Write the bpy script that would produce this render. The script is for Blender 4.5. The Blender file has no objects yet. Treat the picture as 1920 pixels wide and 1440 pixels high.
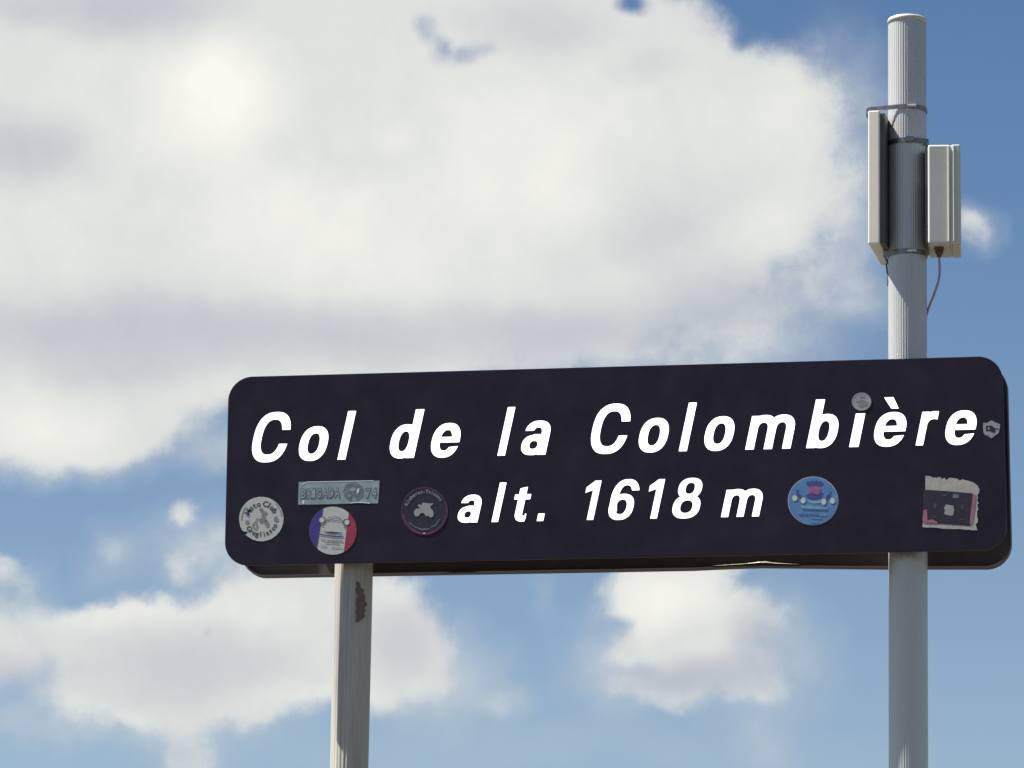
import bpy, bmesh, math, random
import numpy as np
from mathutils import Vector, Matrix
R = math.radians
random.seed(7)
SC = bpy.context.scene
COL = SC.collection

# ------------------------------------------------------------ camera
ZS = 3.9                                   # height of the sign's centre above the ground (m)
F_PX, YAW, PITCH, ROLL = 9431.4, 0.190085, 0.231285, 0.0167669
CAM = Vector((1.76999, -10.3152, ZS - 2.29773))
_cy, _sy, _cp, _sp = math.cos(YAW), math.sin(YAW), math.cos(PITCH), math.sin(PITCH)
FW = Vector((-_sy*_cp, _cy*_cp, _sp))
R0 = Vector((_cy, _sy, 0)); U0 = R0.cross(FW)
RT = R0*math.cos(ROLL) + U0*math.sin(ROLL)
UP = -R0*math.sin(ROLL) + U0*math.cos(ROLL)
cd = bpy.data.cameras.new('camera'); cam = bpy.data.objects.new('camera', cd); COL.objects.link(cam)
cam.matrix_world = Matrix(((RT.x, UP.x, -FW.x, CAM.x), (RT.y, UP.y, -FW.y, CAM.y), (RT.z, UP.z, -FW.z, CAM.z), (0, 0, 0, 1)))
cd.sensor_width = 36; cd.lens = F_PX/1920*36; cd.clip_start = .1; cd.clip_end = 20000
SC.camera = cam

# ------------------------------------------------------------ exposure
SC.view_settings.view_transform = 'Standard'; SC.view_settings.look = 'None'
SC.view_settings.gamma = 1; SC.view_settings.use_curve_mapping = False
EXPO = 1.4
SC.view_settings.exposure = EXPO

# ------------------------------------------------------------ sun
SUN_AZ, SUN_EL = 8.5, 59.0                 # degrees in front of the sign's plane on its left side; elevation
sdir = Vector((-math.cos(R(SUN_AZ))*math.cos(R(SUN_EL)), -math.sin(R(SUN_AZ))*math.cos(R(SUN_EL)), math.sin(R(SUN_EL))))
sl = bpy.data.lights.new('sun', 'SUN'); sl.energy = 5.0; sl.angle = R(.53); sl.color = (1, .955, .87)
so = bpy.data.objects.new('sun', sl); COL.objects.link(so); so.rotation_euler = sdir.to_track_quat('Z', 'Y').to_euler()
so.location = (0, 0, 30)

# ------------------------------------------------------------ node helper
class NT:
    def __init__(s, tree): s.t = tree; s.n = tree.nodes; s.l = tree.links
    def link(s, a, b): s.l.new(a, b)
    def set(s, sock, v):
        if isinstance(v, bpy.types.NodeSocket): s.l.new(v, sock)
        elif v is not None: sock.default_value = v
    def math(s, op, a, b=None, c=None, clamp=False):
        n = s.n.new('ShaderNodeMath'); n.operation = op; n.use_clamp = clamp
        s.set(n.inputs[0], a)
        if b is not None: s.set(n.inputs[1], b)
        if c is not None: s.set(n.inputs[2], c)
        return n.outputs[0]
    def vmath(s, op, a, b=None):
        n = s.n.new('ShaderNodeVectorMath'); n.operation = op; s.set(n.inputs[0], a)
        if b is not None: s.set(n.inputs[1], b)
        return n.outputs['Value'] if op in ('LENGTH', 'DOT_PRODUCT') else n.outputs['Vector']
    def noise(s, vec, scale, detail=4, rough=.55, out=0):
        n = s.n.new('ShaderNodeTexNoise'); s.set(n.inputs['Vector'], vec); n.inputs['Scale'].default_value = scale
        n.inputs['Detail'].default_value = detail; n.inputs['Roughness'].default_value = rough
        return n.outputs[out]
    def remap(s, v, a, b, c=0., d=1., smooth=False):
        n = s.n.new('ShaderNodeMapRange'); n.interpolation_type = 'SMOOTHSTEP' if smooth else 'LINEAR'
        s.set(n.inputs[0], v)
        for i, k in enumerate((a, b, c, d)): s.set(n.inputs[i+1], k)
        return n.outputs[0]
    def mix(s, f, a, b, mode='MIX'):
        n = s.n.new('ShaderNodeMixRGB'); n.blend_type = mode; s.set(n.inputs[0], f); s.set(n.inputs[1], a); s.set(n.inputs[2], b)
        return n.outputs[0]
    def ramp(s, f, stops):
        n = s.n.new('ShaderNodeValToRGB'); s.set(n.inputs[0], f)
        e = n.color_ramp.elements
        while len(e) < len(stops): e.new(.5)
        for i, (p, c) in enumerate(stops): e[i].position = p; e[i].color = (*c, 1)
        return n.outputs[0]

def lin(c):
    return tuple(((v/255)/12.92 if v <= 10 else (((v/255)+.055)/1.055)**2.4) for v in c)
def sky_lin(c):                            # radiance that shows as this display colour at the set exposure
    return tuple(v/2**EXPO for v in lin(c))

# ------------------------------------------------------------ sky: Nishita air with drifting cumulus
world = bpy.data.worlds.new('World'); SC.world = world; world.use_nodes = True
W = NT(world.node_tree); W.n.clear()
wo = W.n.new('ShaderNodeOutputWorld'); bg = W.n.new('ShaderNodeBackground'); W.link(bg.outputs[0], wo.inputs[0])
SKY_STRENGTH = 0.05
bg.inputs[1].default_value = SKY_STRENGTH
sky = W.n.new('ShaderNodeTexSky'); sky.sky_type = 'NISHITA'; sky.sun_disc = False
sky.sun_elevation = R(SUN_EL); sky.sun_rotation = math.atan2(sdir.x, sdir.y)
sky.altitude = 1618; sky.air_density = 1.0; sky.dust_density = .6; sky.ozone_density = 2.0
geo = W.n.new('ShaderNodeTexCoord'); D = geo.outputs['Generated']
sep = W.n.new('ShaderNodeSeparateXYZ'); W.link(D, sep.inputs[0])
dx, dy, dz = sep.outputs
AZ0 = math.atan2(FW.x, FW.y); EL0 = math.asin(FW.z)
# sky coordinates in hundredths of a radian-ish unit: azimuth to the right, elevation downwards
K = F_PX/100
az = W.math('ARCTAN2', dx, dy); el = W.math('ARCSINE', dz)
U_ = W.math('MULTIPLY', W.math('SUBTRACT', az, AZ0), K*math.cos(EL0))
V_ = W.math('MULTIPLY', W.math('SUBTRACT', EL0, el), K)
# the picture's slight roll
cr, sr = math.cos(ROLL), math.sin(ROLL)
U2 = W.math('ADD', W.math('ADD', W.math('MULTIPLY', U_, cr), W.math('MULTIPLY', V_, -sr)), 9.6)
V2 = W.math('ADD', W.math('ADD', W.math('MULTIPLY', V_, cr), W.math('MULTIPLY', U_, sr)), 7.2)
cmb = W.n.new('ShaderNodeCombineXYZ'); W.link(U2, cmb.inputs[0]); W.link(V2, cmb.inputs[1])
P0 = cmb.outputs[0]
w1 = W.vmath('SUBTRACT', W.noise(D, 30, 3, .55, 1), (.5, .5, .5))
w2 = W.vmath('SUBTRACT', W.noise(D, 110, 5, .58, 1), (.5, .5, .5))
P1 = W.vmath('ADD', P0, W.vmath('ADD', W.vmath('MULTIPLY', w1, (1.5, 1.5, 0)), W.vmath('MULTIPLY', w2, (.68, .68, 0))))
P2 = W.vmath('ADD', P0, W.vmath('MULTIPLY', w1, (1.2, 1.2, 0)))

def blob(P, cx, cy, rx, ry, soft, amp, rot=0):
    """soft ellipse: amp inside, falling to 0 at the rim over the fraction soft"""
    v = W.vmath('SUBTRACT', P, (cx/100, cy/100, 0))
    if rot:
        m = W.n.new('ShaderNodeVectorRotate'); m.rotation_type = 'Z_AXIS'; W.link(v, m.inputs['Vector']); m.inputs['Angle'].default_value = R(rot); v = m.outputs[0]
    r = W.vmath('LENGTH', W.vmath('MULTIPLY', v, (100/rx, 100/ry, 0)))
    return W.remap(r, 1.0, 1.0-soft, 0., amp, True)
def union(lst):
    """soft 'or': 1 - prod(1 - a)"""
    acc = None
    for b in lst:
        inv = W.math('SUBTRACT', 1.0, b)
        acc = inv if acc is None else W.math('MULTIPLY', acc, inv)
    return W.math('SUBTRACT', 1.0, acc)

clouds = [  # cx, cy, rx, ry, soft, amp, rot   (large bank)
 (300, 330, 900, 520, .25, 1, 0), (800, 250, 700, 480, .3, 1, 0), (1150, 290, 420, 380, .42, 1, 0),
 (1040, 60, 330, 240, .4, 1, 25), (1465, 185, 175, 175, .9, .97, 10), (1455, 340, 250, 260, .9, .97, 0), (1290, 460, 260, 210, .85, .8, 0),
 (1050, 610, 380, 170, .9, .8, 0),
 (120, 780, 300, 140, .55, 1, 0), (520, 640, 500, 170, .7, .9, 0),
 # lower bank
 (-40, 1210, 170, 120, .6, .95, 0), (230, 1200, 200, 110, .5, .95, 0), (480, 1200, 220, 135, .5, .95, 0), (690, 1200, 190, 165, .5, .9, 0),
 (330, 1290, 360, 90, .6, .85, 0), (60, 1110, 60, 75, .8, .5, 20), (20, 1070, 60, 40, .8, .5, 0), (350, 1390, 85, 95, .8, .6, 0),
 (350, 975, 60, 50, .9, .75, 0), (335, 1080, 55, 60, .9, .55, 20), (210, 1030, 70, 70, 1, .35, 0), (420, 1040, 110, 80, 1, .3, 0), (560, 1100, 160, 70, .9, .6, 0),
 (800, 1250, 90, 110, .9, .55, 0),
 # cloud under the sign on the right
 (1240, 1085, 195, 105, .6, .95, 18), (1300, 1180, 160, 130, .6, .95, 0), (1165, 1205, 95, 50, .9, .6, 0), (1290, 1285, 220, 70, .8, .75, 0),
 (1425, 1165, 95, 60, .9, .65, 0), (1440, 1275, 90, 80, .9, .65, 0), (1380, 1230, 120, 80, .9, .5, 0),
 (1815, 440, 60, 50, .9, .6, -20), (930, 1315, 90, 40, 1, .15, 10),
]
thin = [  # thin veils round the denser clouds
 (1340, 570, 420, 210, 1, .85, -6), (1540, 470, 190, 180, 1, .6, 0), (1590, 570, 170, 55, 1, .35, -15), (1180, 650, 420, 90, 1, .5, 0), (1560, 290, 190, 300, 1, .8, 0), (430, 850, 330, 90, 1, .5, -6), (120, 880, 260, 50, 1, .35, 0),
 (820, 1270, 190, 140, 1, .5, 0), (1170, 1230, 190, 170, 1, .55, 0), (1430, 1240, 160, 190, 1, .6, 0), (1440, 1410, 80, 120, 1, .25, 20), (350, 1040, 150, 140, 1, .35, 0), (210, 1040, 90, 100, 1, .32, 0),
 (440, 1060, 190, 90, 1, .42, 0), (60, 1150, 120, 130, 1, .35, 0), (250, 1340, 420, 80, 1, .4, 0), (350, 1400, 110, 100, 1, .35, 0), (930, 1315, 110, 50, 1, .24, 10), (1015, 1110, 34, 70, 1, .12, 0), (80, 1370, 110, 70, 1, .25, 0), (1815, 440, 80, 70, 1, .45, -20), (1000, 1400, 900, 90, 1, .12, 0)]
holes = [(822, 98, 48, 32, 1, .4, 45), (795, 60, 46, 66, 1, .40, 25), (872, 114, 100, 44, 1, .46, 12), (930, 92, 56, 36, 1, .28, 0), (1196, 0, 60, 36, 1, .85, 0),
         (1275, -40, 60, 60, 1, .8, 0), (1395, 60, 40, 60, 1, .7, -30), (1155, 1152, 60, 26, 1, .8, 0), (400, 1205, 22, 18, 1, .2, 0), (45, 1120, 20, 22, 1, .5, 0)]
m_main = union([blob(P1, *b) for b in clouds])
for h in holes:
    m_main = W.math('MULTIPLY', m_main, W.math('SUBTRACT', 1.0, blob(P2, *h)))
n_edge = W.noise(D, 62, 8, .66)
m_main = W.math('ADD', m_main, W.math('MULTIPLY', W.math('SUBTRACT', n_edge, .5), W.math('MULTIPLY', W.math('MULTIPLY', m_main, W.math('SUBTRACT', 1.0, m_main)), 4.6)), clamp=True)
m_main = W.remap(m_main, .06, .92, 0, 1, True)
m_thin = union([blob(P1, *b) for b in thin])
m_thin = W.math('MULTIPLY', m_thin, W.remap(n_edge, .3, .7, .55, 1.35), clamp=True)
m_main = W.math('SUBTRACT', 1.0, W.math('MULTIPLY', W.math('SUBTRACT', 1.0, m_main), W.math('SUBTRACT', 1.0, m_thin)), clamp=True)
# the rest of the sky: the same kind of broken cumulus
n_far = W.noise(D, 5.0, 7, .56)
m_far = W.remap(n_far, .54, .70, 0, .55, True)
dist = W.vmath('LENGTH', W.vmath('MULTIPLY', W.vmath('SUBTRACT', P0, (9.6, 7.2, 0)), (1/9.6, 1/7.2, 0)))
front = W.remap(dist, 1.45, 3.2, 0, 1, True)
mask = W.math('ADD', W.math('MULTIPLY', m_main, W.math('SUBTRACT', 1.0, front)), W.math('MULTIPLY', m_far, front))
# cloud tone
tones = [  # brighter and greyer parts of the clouds
 (400, 190, 190, 190, 1, .42, 0), (370, 150, 70, 60, 1, .10, 0), (600, 440, 420, 170, 1, .25, -8), (730, 255, 60, 40, 1, .12, 0), (680, 370, 60, 50, 1, .08, 0), (980, 320, 340, 200, 1, .20, 0),
 (1100, 190, 400, 130, 1, .10, 0), (100, 810, 190, 90, 1, .22, 0), (1250, 1110, 170, 100, 1, .30, 0), (250, 1160, 260, 50, 1, .12, 0), (470, 1170, 150, 70, 1, .14, 0),
 (150, 1330, 200, 50, 1, .12, 0), (560, 1300, 180, 40, 1, .12, 0), (1480, 200, 120, 120, 1, .10, 0), (1420, 420, 140, 90, 1, .10, 0), (740, 1110, 80, 50, 1, .16, 0)]
greys = [(230, 15, 300, 110, 1, .42, 0), (30, 285, 240, 100, 1, .38, -5), (0, 30, 160, 60, 1, .2, 0), (150, 620, 620, 120, 1, .40, 0), (700, 630, 560, 100, 1, .30, 0), (1000, 50, 260, 90, 1, .22, 0),
 (1240, 420, 230, 130, 1, .22, 20), (1100, 620, 360, 100, 1, .35, 0), (1350, 560, 260, 110, 1, .35, 0), (1210, 130, 120, 60, 1, .18, 20), (220, 700, 400, 60, 1, .15, 0),
 (330, 1250, 420, 130, 1, .30, 0), (750, 1200, 150, 130, 1, .3, 0), (1300, 1270, 240, 60, 1, .50, 0), (1430, 1210, 90, 110, 1, .4, 0), (0, 1270, 140, 60, 1, .3, 0), (350, 1400, 90, 60, 1, .25, 0)]
tone = .60
for b in tones: tone = W.math('ADD', tone, blob(P2, *b))
for b in greys: tone = W.math('SUBTRACT', tone, blob(P2, *b))
tone = W.math('ADD', tone, W.math('MULTIPLY', W.math('SUBTRACT', W.noise(D, 24, 7, .6), .5), .38))
tone = W.math('ADD', tone, W.math('MULTIPLY', W.math('SUBTRACT', W.noise(D, 95, 7, .65), .5), .24))
tone = W.math('MULTIPLY', tone, W.remap(mask, .2, 1.0, .75, 1.0), clamp=True)
ccol = W.ramp(tone, [(0., sky_lin((183, 190, 202))), (.3, sky_lin((203, 206, 210))), (.55, sky_lin((220, 223, 221))), (.8, sky_lin((238, 238, 232))), (1., sky_lin((251, 249, 240)))])
ccol = W.mix(1.0, ccol, (1/SKY_STRENGTH,)*3 + (1,), 'MULTIPLY')
# the air darkens steadily with height above the horizon haze
elf = W.ramp(W.remap(el, R(6), R(22), 0, 1), [(0, (.98, .92, .82)), (.18, (1.0, .92, .80)), (.62, (.60, .70, .76)), (1, (.46, .56, .66))])
grade = W.mix(1.0, sky.outputs[0], elf, 'MULTIPLY')
W.link(W.mix(mask, grade, ccol), bg.inputs[0])
world.cycles.sampling_method = 'MANUAL'; world.cycles.sample_map_resolution = 512

# ------------------------------------------------------------ placing: from a line of sight to a point on a vertical plane y = Y
def at(px, py, Y=0.0):
    d = FW*F_PX + RT*(px-960) + UP*(720-py)
    t = (Y-CAM.y)/d.y
    return CAM + d*t

# ------------------------------------------------------------ materials
def mat(name, col, rough=.5, metal=0., spec=.5, vary=.0, vscale=20, stretch=(1, 1, 1), dirt=None, dirt_amt=.0, dscale=8, bump=0., bscale=200, coat=0., glow=0.):
    m = bpy.data.materials.new(name); m.use_nodes = True
    T = NT(m.node_tree); b = T.n['Principled BSDF']
    tc = T.n.new('ShaderNodeTexCoord'); v = T.vmath('MULTIPLY', tc.outputs['Object'], stretch)
    c = (*col, 1)
    if vary:
        f = T.remap(T.noise(v, vscale, 6, .6), .3, .7, 0, 1)
        c = T.mix(f, tuple(x*(1-vary) for x in col)+(1,), tuple(min(1, x*(1+vary)) for x in col)+(1,))
    if dirt:
        f = T.remap(T.noise(v, dscale, 8, .65), .5, .72, 0, dirt_amt)
        c = T.mix(f, c, (*dirt, 1))
    T.set(b.inputs['Base Color'], c)
    b.inputs['Metallic'].default_value = metal
    rn = T.remap(T.noise(v, vscale*2, 4, .6), .3, .7, max(.02, rough-.07), min(1, rough+.07))
    T.link(rn, b.inputs['Roughness'])
    b.inputs['Specular IOR Level'].default_value = spec
    b.inputs['Coat Weight'].default_value = coat
    if glow:      # emission stands in for flash light thrown back by the reflective film
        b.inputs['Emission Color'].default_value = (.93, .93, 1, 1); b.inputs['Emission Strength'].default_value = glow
    if bump:
        bn = T.n.new('ShaderNodeBump'); bn.inputs['Strength'].default_value = bump; bn.inputs['Distance'].default_value = .0006
        T.link(T.noise(v, bscale, 5, .6), bn.inputs['Height']); T.link(bn.outputs[0], b.inputs['Normal'])
    return m

M = dict(
 face=mat('sign_face_black', (.0122, .0068, .0200), .38, spec=.27, vary=.25, vscale=9, dirt=(.024, .018, .030), dirt_amt=.5, dscale=5, bump=.15, bscale=60),
 edge=mat('sign_edge_aluminium', (.45, .45, .44), .45, .7, vary=.15),
 back=mat('sign_back_brown', (.085, .068, .072), .6, .1, vary=.25, vscale=14, dirt=(.10, .08, .06), dirt_amt=.5),
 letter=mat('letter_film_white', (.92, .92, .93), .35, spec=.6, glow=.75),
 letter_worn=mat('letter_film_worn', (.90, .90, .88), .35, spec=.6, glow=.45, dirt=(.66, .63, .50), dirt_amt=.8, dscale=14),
 alu=mat('anodised_aluminium', (.47, .465, .455), .30, .28, vary=.08, vscale=12, stretch=(1, 1, .06), dirt=(.42, .41, .39), dirt_amt=.35, dscale=30),
 alu_old=mat('weathered_painted_post', (.385, .37, .335), .5, .12, vary=.2, vscale=18, stretch=(1, 1, .08), dirt=(.20, .19, .18), dirt_amt=.7, dscale=34, bump=.4, bscale=90),
 cap=mat('cap_metal', (.55, .54, .50), .5, .15, vary=.1),
 strap=mat('steel_strap', (.20, .19, .20), .35, .9, vary=.2, vscale=40),
 screw=mat('steel_screw', (.6, .6, .6), .3, 1., vary=.1),
 plast=mat('antenna_plastic_cream', (.74, .70, .63), .5, vary=.05, vscale=8, dirt=(.42, .39, .34), dirt_amt=.3, dscale=10),
 plast2=mat('enclosure_plastic_grey', (.56, .57, .52), .5, vary=.05, vscale=8, dirt=(.40, .38, .33), dirt_amt=.35, dscale=14),
 plate_shade=mat('bracket_plate_shade', (.10, .09, .095), .5, .3, vary=.15),  # dark colour paints the shaded antenna sides next to the post
 rust=mat('gland_rust', (.12, .07, .05), .7, vary=.3, vscale=90),
 cable=mat('cable_purple', (.36, .27, .37), .5, vary=.1),
 cable_dark=mat('cable_dark', (.03, .035, .045), .6, vary=.1),
 sliver=mat('sunlit_sliver_pale', (.85, .80, .66), .3, .6),  # pale colour standing for sun on the rear sign's lip
 s_white=mat('sticker_white', (.50, .52, .50), .5, vary=.06, vscale=30, dirt=(.42, .39, .40), dirt_amt=.5, dscale=45),
 s_ink=mat('sticker_ink', (.045, .045, .06), .5, vary=.2, vscale=60),
 s_inksoft=mat('sticker_ink_faded', (.21, .21, .22), .5, vary=.25, vscale=80),
 s_blueink=mat('sticker_ink_blue', (.06, .06, .25), .5),
 s_teal=mat('sticker_silver_teal', (.30, .37, .36), .35, .25, vary=.22, vscale=40, dirt=(.20, .36, .34), dirt_amt=.6, dscale=30),
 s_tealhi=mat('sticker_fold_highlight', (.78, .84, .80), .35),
 s_pale=mat('sticker_pale_letters', (.33, .37, .39), .45, vary=.15, vscale=70),
 s_slate=mat('sticker_slate', (.13, .16, .20), .5, vary=.35, vscale=90),
 s_blue=mat('sticker_flag_blue', (.045, .035, .22), .45, vary=.15, vscale=40),
 s_red=mat('sticker_flag_red', (.30, .022, .06), .45, vary=.2, vscale=40),
 s_sky=mat('sticker_sky_blue', (.09, .22, .46), .45, vary=.12, vscale=35, dirt=(.12, .32, .50), dirt_amt=.5, dscale=30),
 s_navy=mat('sticker_navy', (.045, .065, .22), .5, vary=.25, vscale=80),
 s_rose=mat('sticker_rose', (.30, .10, .24), .5, vary=.3, vscale=90),
 s_pinkrim=mat('sticker_rim', (.36, .34, .52), .45, vary=.1),
 s_cream=mat('sticker_cream', (.56, .62, .50), .5),
 s_lightblue=mat('sticker_light_blue', (.18, .34, .50), .5, vary=.2, vscale=80),
 s_black=mat('sticker_black', (.018, .016, .026), .35, vary=.2, vscale=30),
 s_ringred=mat('sticker_dark_red', (.10, .022, .045), .4, vary=.5, vscale=30),
 s_grey=mat('sticker_grey', (.30, .31, .32), .5, vary=.15, vscale=70),
 s_torn=mat('sticker_torn_paper', (.42, .40, .37), .7, vary=.15, vscale=60, dirt=(.28, .26, .24), dirt_amt=.6, dscale=80, bump=.5, bscale=400),
 s_pink=mat('sticker_pink', (.34, .12, .20), .6, vary=.25, vscale=80),
 s_dark=mat('sticker_dark_print', (.022, .014, .030), .4, vary=.3, vscale=50),
 s_faint=mat('sticker_faint_print', (.055, .045, .06), .5, vary=.3, vscale=90),
 s_silver=mat('sticker_silver', (.40, .38, .37), .35, .3, vary=.15, vscale=60),
 s_remnant=mat('sticker_remnant_maroon', (.13, .085, .08), .6, vary=.35, vscale=60, dirt=(.14, .125, .10), dirt_amt=.8, dscale=50),
 grass=mat('stony_pasture', (.058, .048, .036), .9, vary=.4, vscale=.6, dirt=(.036, .042, .018), dirt_amt=.8, dscale=.03),
 concrete=mat('footing_concrete', (.33, .32, .30), .85, vary=.15, vscale=12),
)

# ------------------------------------------------------------ object helpers
def link(o, parent=None, loc=None):
    COL.objects.link(o)
    if parent: o.parent = parent
    if loc is not None: o.location = loc
    return o
def tag(o, label=None, cat=None, group=None, kind=None):
    if label: o['label'] = label
    if cat: o['category'] = cat
    if group: o['group'] = group
    if kind: o['kind'] = kind
    return o
def empty(name, loc): return link(bpy.data.objects.new(name, None), None, loc)
def bm_obj(name, bm, m, parent=None, loc=None, smooth=False):
    bmesh.ops.recalc_face_normals(bm, faces=bm.faces)
    me = bpy.data.meshes.new(name); bm.to_mesh(me); bm.free()
    for i in (m if isinstance(m, (list, tuple)) else [m]): me.materials.append(i)
    if smooth:
        for p in me.polygons: p.use_smooth = True
    return link(bpy.data.objects.new(name, me), parent, loc)
def curve_mesh(loops, thick=.00006):
    """flat filled shape (holes where loops nest) in x, z; facing -y"""
    cu = bpy.data.curves.new('c', 'CURVE'); cu.dimensions = '2D'; cu.fill_mode = 'BOTH'; cu.extrude = thick
    for lp in loops:
        s = cu.splines.new('POLY'); s.points.add(len(lp)-1)
        for i, p in enumerate(lp): s.points[i].co = (p[0], p[1], 0, 1)
        s.use_cyclic_u = True
    return finish_curve(cu)
def finish_curve(cu):
    o = bpy.data.objects.new('c', cu); COL.objects.link(o)
    dg = bpy.context.evaluated_depsgraph_get()
    me = bpy.data.meshes.new_from_object(o.evaluated_get(dg))
    bpy.data.objects.remove(o); bpy.data.curves.remove(cu)
    return me
TO_WALL = Matrix(((1, 0, 0, 0), (0, 0, -1, 0), (0, 1, 0, 0), (0, 0, 0, 1)))   # x,y,z -> x,-z,y
def flat(name, loops, m, parent=None, layer=1, loc=None, thick=.00006):
    me = curve_mesh(loops, thick); me.transform(TO_WALL); me.transform(Matrix.Translation((0, -.0002*layer, 0)))
    me.name = name; me.materials.clear(); me.materials.append(m)
    return link(bpy.data.objects.new(name, me), parent, loc)
_glyph = {}
def text_mesh(s, size, bold=0., shear=0., sx=1.):
    cu = bpy.data.curves.new('t', 'FONT'); cu.body = s; cu.size = size; cu.offset = bold*size; cu.shear = shear
    cu.align_x = 'CENTER'; cu.extrude = .00005; cu.resolution_u = 3
    me = finish_curve(cu)
    if sx != 1: me.transform(Matrix.Diagonal((sx, 1, 1, 1)))
    return me
def join_meshes(name, items, m, parent, layer):
    bm = bmesh.new()
    for me, mx in items:
        me.transform(mx); bm.from_mesh(me); bpy.data.meshes.remove(me)
    bmesh.ops.transform(bm, matrix=Matrix.Translation((0, -.0002*layer, 0)) @ TO_WALL, verts=bm.verts)
    return bm_obj(name, bm, m, parent)
def arc_text(name, s, r, a0, a1, size, m, parent, layer, bottom=False, bold=.01):
    it = []
    n = len(s)
    for i, ch in enumerate(s):
        if ch == ' ': continue
        a = R(a0 + (a1-a0)*i/(n-1))
        mx = Matrix.Translation((r*math.cos(a), r*math.sin(a), 0)) @ Matrix.Rotation(a + (math.pi/2 if bottom else -math.pi/2), 4, 'Z') @ Matrix.Translation((0, -size*.33, 0))
        it.append((text_mesh(ch, size, bold), mx))
    return join_meshes(name, it, m, parent, layer)
def line_text(name, s, x, y, size, m, parent, layer, bold=.01, sx=1., rot=0):
    return join_meshes(name, [(text_mesh(s, size, bold, 0, sx), Matrix.Translation((x, y, 0)) @ Matrix.Rotation(rot, 4, 'Z'))], m, parent, layer)

# marching squares over a signed field: clean outlines of merged strokes
def contour(f, x0, x1, y0, y1, h=.009):
    nx, ny = int((x1-x0)/h)+2, int((y1-y0)/h)+2
    X, Y = np.meshgrid(x0+h*np.arange(nx)+1e-5, y0+h*np.arange(ny)+1.3e-5, indexing='ij')
    Z = f(X, Y); ins = Z < 0
    seg = {}
    def pt(i, j, k, l):
        a, b = Z[i, j], Z[k, l]; t = a/(a-b)
        return (X[i, j]+(X[k, l]-X[i, j])*t, Y[i, j]+(Y[k, l]-Y[i, j])*t)
    E = lambda i, j, e: (('h', i, j), ('v', i+1, j), ('h', i, j+1), ('v', i, j))[e]
    ends = {0: ((0, 0), (1, 0)), 1: ((1, 0), (1, 1)), 2: ((0, 1), (1, 1)), 3: ((0, 0), (0, 1))}
    table = {1: [(3, 0)], 2: [(0, 1)], 3: [(3, 1)], 4: [(1, 2)], 5: [(3, 2), (1, 0)], 6: [(0, 2)], 7: [(3, 2)], 8: [(2, 3)], 9: [(2, 0)], 10: [(0, 3), (2, 1)], 11: [(2, 1)], 12: [(1, 3)], 13: [(1, 0)], 14: [(0, 3)]}
    code = ins[:-1, :-1]*1 + ins[1:, :-1]*2 + ins[1:, 1:]*4 + ins[:-1, 1:]*8
    P = {}
    for i, j in zip(*np.nonzero((code > 0) & (code < 15))):
        for a, b in table[int(code[i, j])]:
            ka, kb = E(i, j, a), E(i, j, b)
            for e, k in ((a, ka), (b, kb)):
                if k not in P:
                    (q, r), (s, t) = ends[e]; P[k] = pt(i+q, j+r, i+s, j+t)
            seg[ka] = kb
    loops = []
    while seg:
        k = next(iter(seg)); lp = []
        while k in seg: lp.append(P[k]); k = seg.pop(k)
        if len(lp) > 3: loops.append(lp)
    return loops

# fields (cap height 1, x-height .69)
def rect(x0, y0, x1, y1): return lambda X, Y: np.maximum(np.maximum(x0-X, X-x1), np.maximum(y0-Y, Y-y1))
def ell(cx, cy, rx, ry, n=2.35): return lambda X, Y: (((np.abs((X-cx)/rx)**n + np.abs((Y-cy)/ry)**n)**(1/n))-1)*min(rx, ry)
def ring(cx, cy, rx, ry, s=.163, sv=None, n=2.35):
    sv = sv or s*.88
    a, b = ell(cx, cy, rx, ry, n), ell(cx, cy, rx-s, ry-sv, n)
    return lambda X, Y: np.maximum(a(X, Y), -b(X, Y))
def U(*fs): return lambda X, Y: np.minimum.reduce([f(X, Y) for f in fs])
def AND(*fs): return lambda X, Y: np.maximum.reduce([f(X, Y) for f in fs])
def SUB(a, *bs): return lambda X, Y: np.maximum.reduce([a(X, Y)]+[-b(X, Y) for b in bs])
def poly(*pts):                       # convex, counter-clockwise
    def f(X, Y):
        d = []
        for (x0, y0), (x1, y1) in zip(pts, pts[1:]+pts[:1]):
            L = math.hypot(x1-x0, y1-y0); d.append(((y1-y0)*(X-x0) - (x1-x0)*(Y-y0))/L)
        return np.maximum.reduce(d)
    return f
s_ = .170
bowl = lambda cx: ring(cx, .345, .26, .350)
e_f = U(SUB(ring(.275, .345, .275, .356), poly((.27, .195), (.6, .225), (.6, .30), (.27, .30))), AND(rect(.1, .30, .55, .415), ell(.275, .345, .275, .36)))
arch = lambda cx: AND(ring(cx, .41, .27, .295, s_, .155), rect(-1, .41, 3, 2))
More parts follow.
